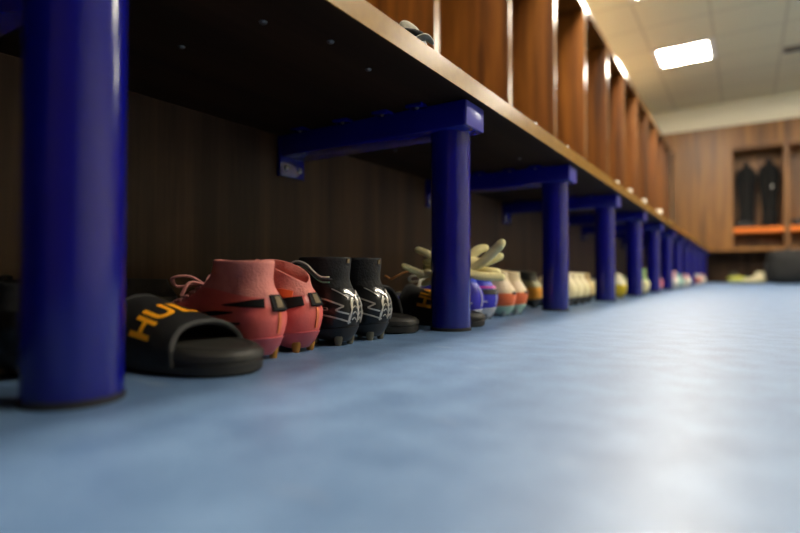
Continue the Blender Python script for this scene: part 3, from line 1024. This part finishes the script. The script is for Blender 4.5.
# boots under the far bench
YG = cols((205, 205, 70), lo=(120, 140, 60), sole=(210, 205, 150), col=(60, 60, 40))
make_boot('football_boot', 'yellow and green football boot under the far bench, toe to the right', -0.20, 8.40, 0.15, YG, hi=0.145, lo=0.14, lowline=0.05, N=12, laces=False)
CF = cols((226, 216, 176), sole=(150, 170, 110), col=(226, 216, 176))
make_boot('football_boot', 'cream football boot left of the black holdall', 0.22, 8.22, PI - 0.35, CF, hi=0.148, lo=0.145, N=12, laces=False)
GR_ = cols((70, 120, 80), sole=(90, 140, 90), col=(40, 60, 44))
make_boot('football_boot', 'green football boot between the yellow and the cream one', 0.00, 8.62, PI / 2, GR_, hi=0.10, lo=0.09, N=12, laces=False)

# black shoes standing on the orange shelf
SH = cols((26, 25, 26), sole=(34, 32, 30), stud=(26, 25, 26))
for x, lb in ((-0.125, 'black shoe lying along the orange shelf below the black jackets'), (0.53, 'black shoe on the orange shelf at the right photo edge')):
    b = make_boot('training_shoe', lb, x, FY + 0.07, 0, SH, hi=0.095, lo=0.085, N=12, laces=False, cat='shoe', split=0.066)
    b.location.z = 0.776

# ------------------------------------------------------------------ goalkeeper gloves on the blue boots
LATEX = textured('cream_latex', rgb(240, 228, 170), rgb(226, 212, 150), 40, 0.6, bump=0.3, bump_scale=150)
GBK = textured('dark_glove_back', rgb(30, 30, 40), rgb(40, 40, 52), 60, 0.6)
GBL = mat('glove_blue', rgb(40, 60, 170), 0.5)
def make_glove(label, palm, fingers, cuff, rad, up, strap_m):
    """palm: list of points; fingers: list of (name, points)"""
    t = thing('goalkeeper_glove', label, 'glove', palm[0], 0, 'pair of goalkeeper gloves')
    o = palm[0]
    L = lambda pts: [Vector(p) - o for p in pts]
    obj('palm', tube(bmesh.new(), L(palm), [rad * 0.85, rad, rad * 0.95], 20, 0.42, up), LATEX, t)
    for nm, pts, r in fingers:
        obj(nm, tube(bmesh.new(), L(pts), [r * 1.0, r * 1.05, r * 0.92], 14, 0.62, up), LATEX, t)
    c = obj('cuff', tube(bmesh.new(), L(cuff), [rad * 0.8, rad * 0.75], 18, 0.5, up), GBK, t, label='dark cuff')
    mid = [cuff[0] * 0.45 + cuff[1] * 0.55, cuff[0] * 0.15 + cuff[1] * 0.85]
    obj('wrist_strap', tube(bmesh.new(), L(mid), rad * 0.86, 18, 0.52, up, round_ends=False), strap_m, c)
    return t
C = cam_point
UPV = Vector((0.35, -0.55, 0.75))
make_glove('cream goalkeeper glove with spread fingers lying on the blue boots',
           [C(452, 268, 1.17), C(462, 266, 1.16), C(473, 265, 1.15)],
           [('finger', [C(466, 272, 1.14), C(484, 261, 1.12), C(501, 244, 1.10)], 0.0125),
            ('finger', [C(468, 265, 1.17), C(486, 262, 1.16), C(499, 257, 1.15)], 0.0115),
            ('finger', [C(470, 257, 1.19), C(478, 250, 1.19), C(484, 248, 1.19)], 0.012),
            ('finger', [C(470, 268, 1.15), C(484, 271, 1.13), C(496, 272, 1.12)], 0.0115),
            ('thumb', [C(466, 272, 1.13), C(482, 276, 1.11), C(500, 277, 1.10)], 0.0115)],
           [C(450, 269, 1.175), C(443, 273, 1.18)], 0.026, UPV, GBL)
make_glove('pale goalkeeper glove pointing left, half hidden behind the second post',
           [C(452, 275, 1.110), C(442, 272, 1.110), C(434, 270, 1.110)],
           [('finger', [C(436, 258, 1.110), C(426, 253, 1.100), C(419, 250, 1.100)], 0.0095),
            ('finger', [C(436, 264, 1.100), C(430, 262, 1.100), C(427, 262, 1.100)], 0.009),
            ('finger', [C(436, 276, 1.080), C(428, 273, 1.070), C(421, 275, 1.070)], 0.010),
            ('finger', [C(438, 280, 1.080), C(430, 281, 1.070), C(425, 283, 1.070)], 0.009),
            ('thumb', [C(425, 275, 1.070), C(415, 271, 1.060), C(405, 266.5, 1.050)], 0.0085)],
           [C(450, 275, 1.120), C(456, 277, 1.120)], 0.024, UPV, GBL)

# orange lace lying behind the black slide
o = obj('shoelace', tube(bmesh.new(), [C(386, 276, 1.00), C(391, 279, 0.99), C(396, 276.5, 0.98), C(402, 273.5, 0.98), C(407, 272, 0.98)], 0.0036, 8, 0.6), mat('orange_lace', rgb(150, 95, 42), 0.7))
tag(o, 'orange shoelace draped behind the second black boot', 'shoelace')

# ------------------------------------------------------------------ black holdall by the far bench
HB = textured('black_nylon', rgb(16, 16, 16), rgb(24, 24, 23), 20, 0.85, bump=0.5, bump_scale=14)
t = thing('holdall', 'black holdall standing on the floor at the right edge of the photo', 'bag', (0.56, 7.90, 0), 0.08)
rings = []
for k in range(25):
    u = -1 + 2 * k / 24
    s_ = (1 - abs(u) ** 5) ** 0.4 if abs(u) < 1 else 0.02
    s_ = max(s_, 0.12)
    ring = []
    for j in range(32):
        a = 2 * PI * j / 32
        ca, sa = math.cos(a), math.sin(a)
        ex = 0.6
        f = 1 + 0.04 * noise.noise(Vector((u * 3, ca * 1.5, sa * 1.5)))
        yy = 0.19 * math.copysign(abs(ca) ** ex, ca) * s_ * f
        zz = 0.205 + 0.205 * math.copysign(abs(sa) ** ex, sa) * (0.75 + 0.25 * s_) * (f if sa > 0 else 1)
        ring.append((u * 0.34, yy, max(0.0, zz)))
    rings.append(ring)
bm = bmesh.new()
loft(bm, rings)
obj('body', bm, HB, t)
for yy in (-0.09, 0.09):
    obj('handle', tube(bmesh.new(), [(-0.14, yy, 0.385), (-0.12, yy * 0.8, 0.44), (0, yy * 0.5, 0.47), (0.12, yy * 0.8, 0.44), (0.14, yy, 0.385)], 0.012, 10, 0.5), BK['laces'], t)
obj('zip', tube(bmesh.new(), [(-0.27, 0, 0.405), (0, 0, 0.413), (0.27, 0, 0.405)], 0.006, 8, 0.5), M['screw'], t)
obj('end_pocket', nbox(-0.352, -0.325, -0.12, 0.12, 0.06, 0.27, bev=0.012), HB, t)

# ------------------------------------------------------------------ things lying on the bench seat
SEAT = ZT
PALE = textured('pale_grey_cloth', rgb(168, 164, 146), rgb(128, 126, 112), 60, 0.8, bump=0.5, bump_scale=50)
DARK = mat('dark_cloth', rgb(24, 24, 24), 0.8)
p = cam_point(411, 30, 0.845)
t = thing('folded_cap', 'crumpled pale grey cloth cap on the near end of the bench', 'cap', (p.x, p.y, SEAT), YAW)
t.scale = (0.70, 0.66, 0.62)
rings = []
for k in range(15):
    u = k / 14
    r = 0.036 * math.sqrt(max(0.0004, 1 - u ** 2.4))
    rings.append([((r + 0.003 * math.sin(3 * a * 2 * PI / 30 + u * 4)) * math.cos(a * 2 * PI / 30) * 1.0, (r * 0.8) * math.sin(a * 2 * PI / 30), 0.074 * u * (1 - 0.42 * (r / 0.036) * math.cos(a * 2 * PI / 30))) for a in range(30)])
bm = bmesh.new()
loft(bm, rings)
obj('crown', bm, PALE, t)
obj('peak', tube(bmesh.new(), [(0.012, -0.022, 0.020), (0.032, -0.026, 0.026), (0.044, -0.024, 0.016)], [0.014, 0.016, 0.010], 14, 0.4), PALE, t)
obj('opening', tube(bmesh.new(), [(-0.012, -0.026, 0.045), (0.006, -0.029, 0.036), (0.022, -0.027, 0.034)], [0.004, 0.010, 0.006], 12, 0.6, Vector((0, -1, 0))), DARK, t, label='dark inside fold')
CAPM = mat('white_cap', rgb(246, 236, 216), 0.35)
white_lb = ['small white cap on the bench edge just left of the third locker divider', 'small white cap on the bench edge between the third and fourth locker dividers',
            'small white cap on the bench edge just right of the fourth post', 'small white cap on the bench edge above the fifth post',
            'small white cap on the bench edge between fifth and sixth posts', 'small white cap on the bench edge just right of the sixth post']
def cap_at(px, name, label, m, r, h, group):
    # a little cylinder standing on the seat close to its front edge
    X = 0.4235
    tn = math.tan(YAW + math.atan((px - 400) / FPX))
    ang = YAW - (-math.atan((px - 400) / FPX)) if False else (math.atan((px - 400) / FPX) - YAW)
    y = X / math.tan(-ang)
    o = obj(name, lathe(bmesh.new(), [(r * 0.98, 0), (r, h * 0.15), (r, h * 0.75), (r * 0.85, h * 0.95), (r * 0.5, h)], 20), m)
    o.location = (-X, y, SEAT)
    tag(o, label, 'bottle cap', group)
for px, lb, r in zip((535, 567, 617, 629.5, 644, 659), white_lb, (0.007, 0.007, 0.010, 0.013, 0.014, 0.018)):
    cap_at(px, 'bottle_cap', lb, CAPM, r, r * 1.6, 'white caps along the bench edge')
for px, lb in ((458, 'small black cap on the bench edge right of the first locker divider'), (519, 'small black cap on the bench edge just right of the second locker divider'), (560, 'small black cap on the bench edge just right of the third locker divider')):
    cap_at(px, 'bottle_cap', lb, DARK, 0.006, 0.010, 'black caps along the bench edge')
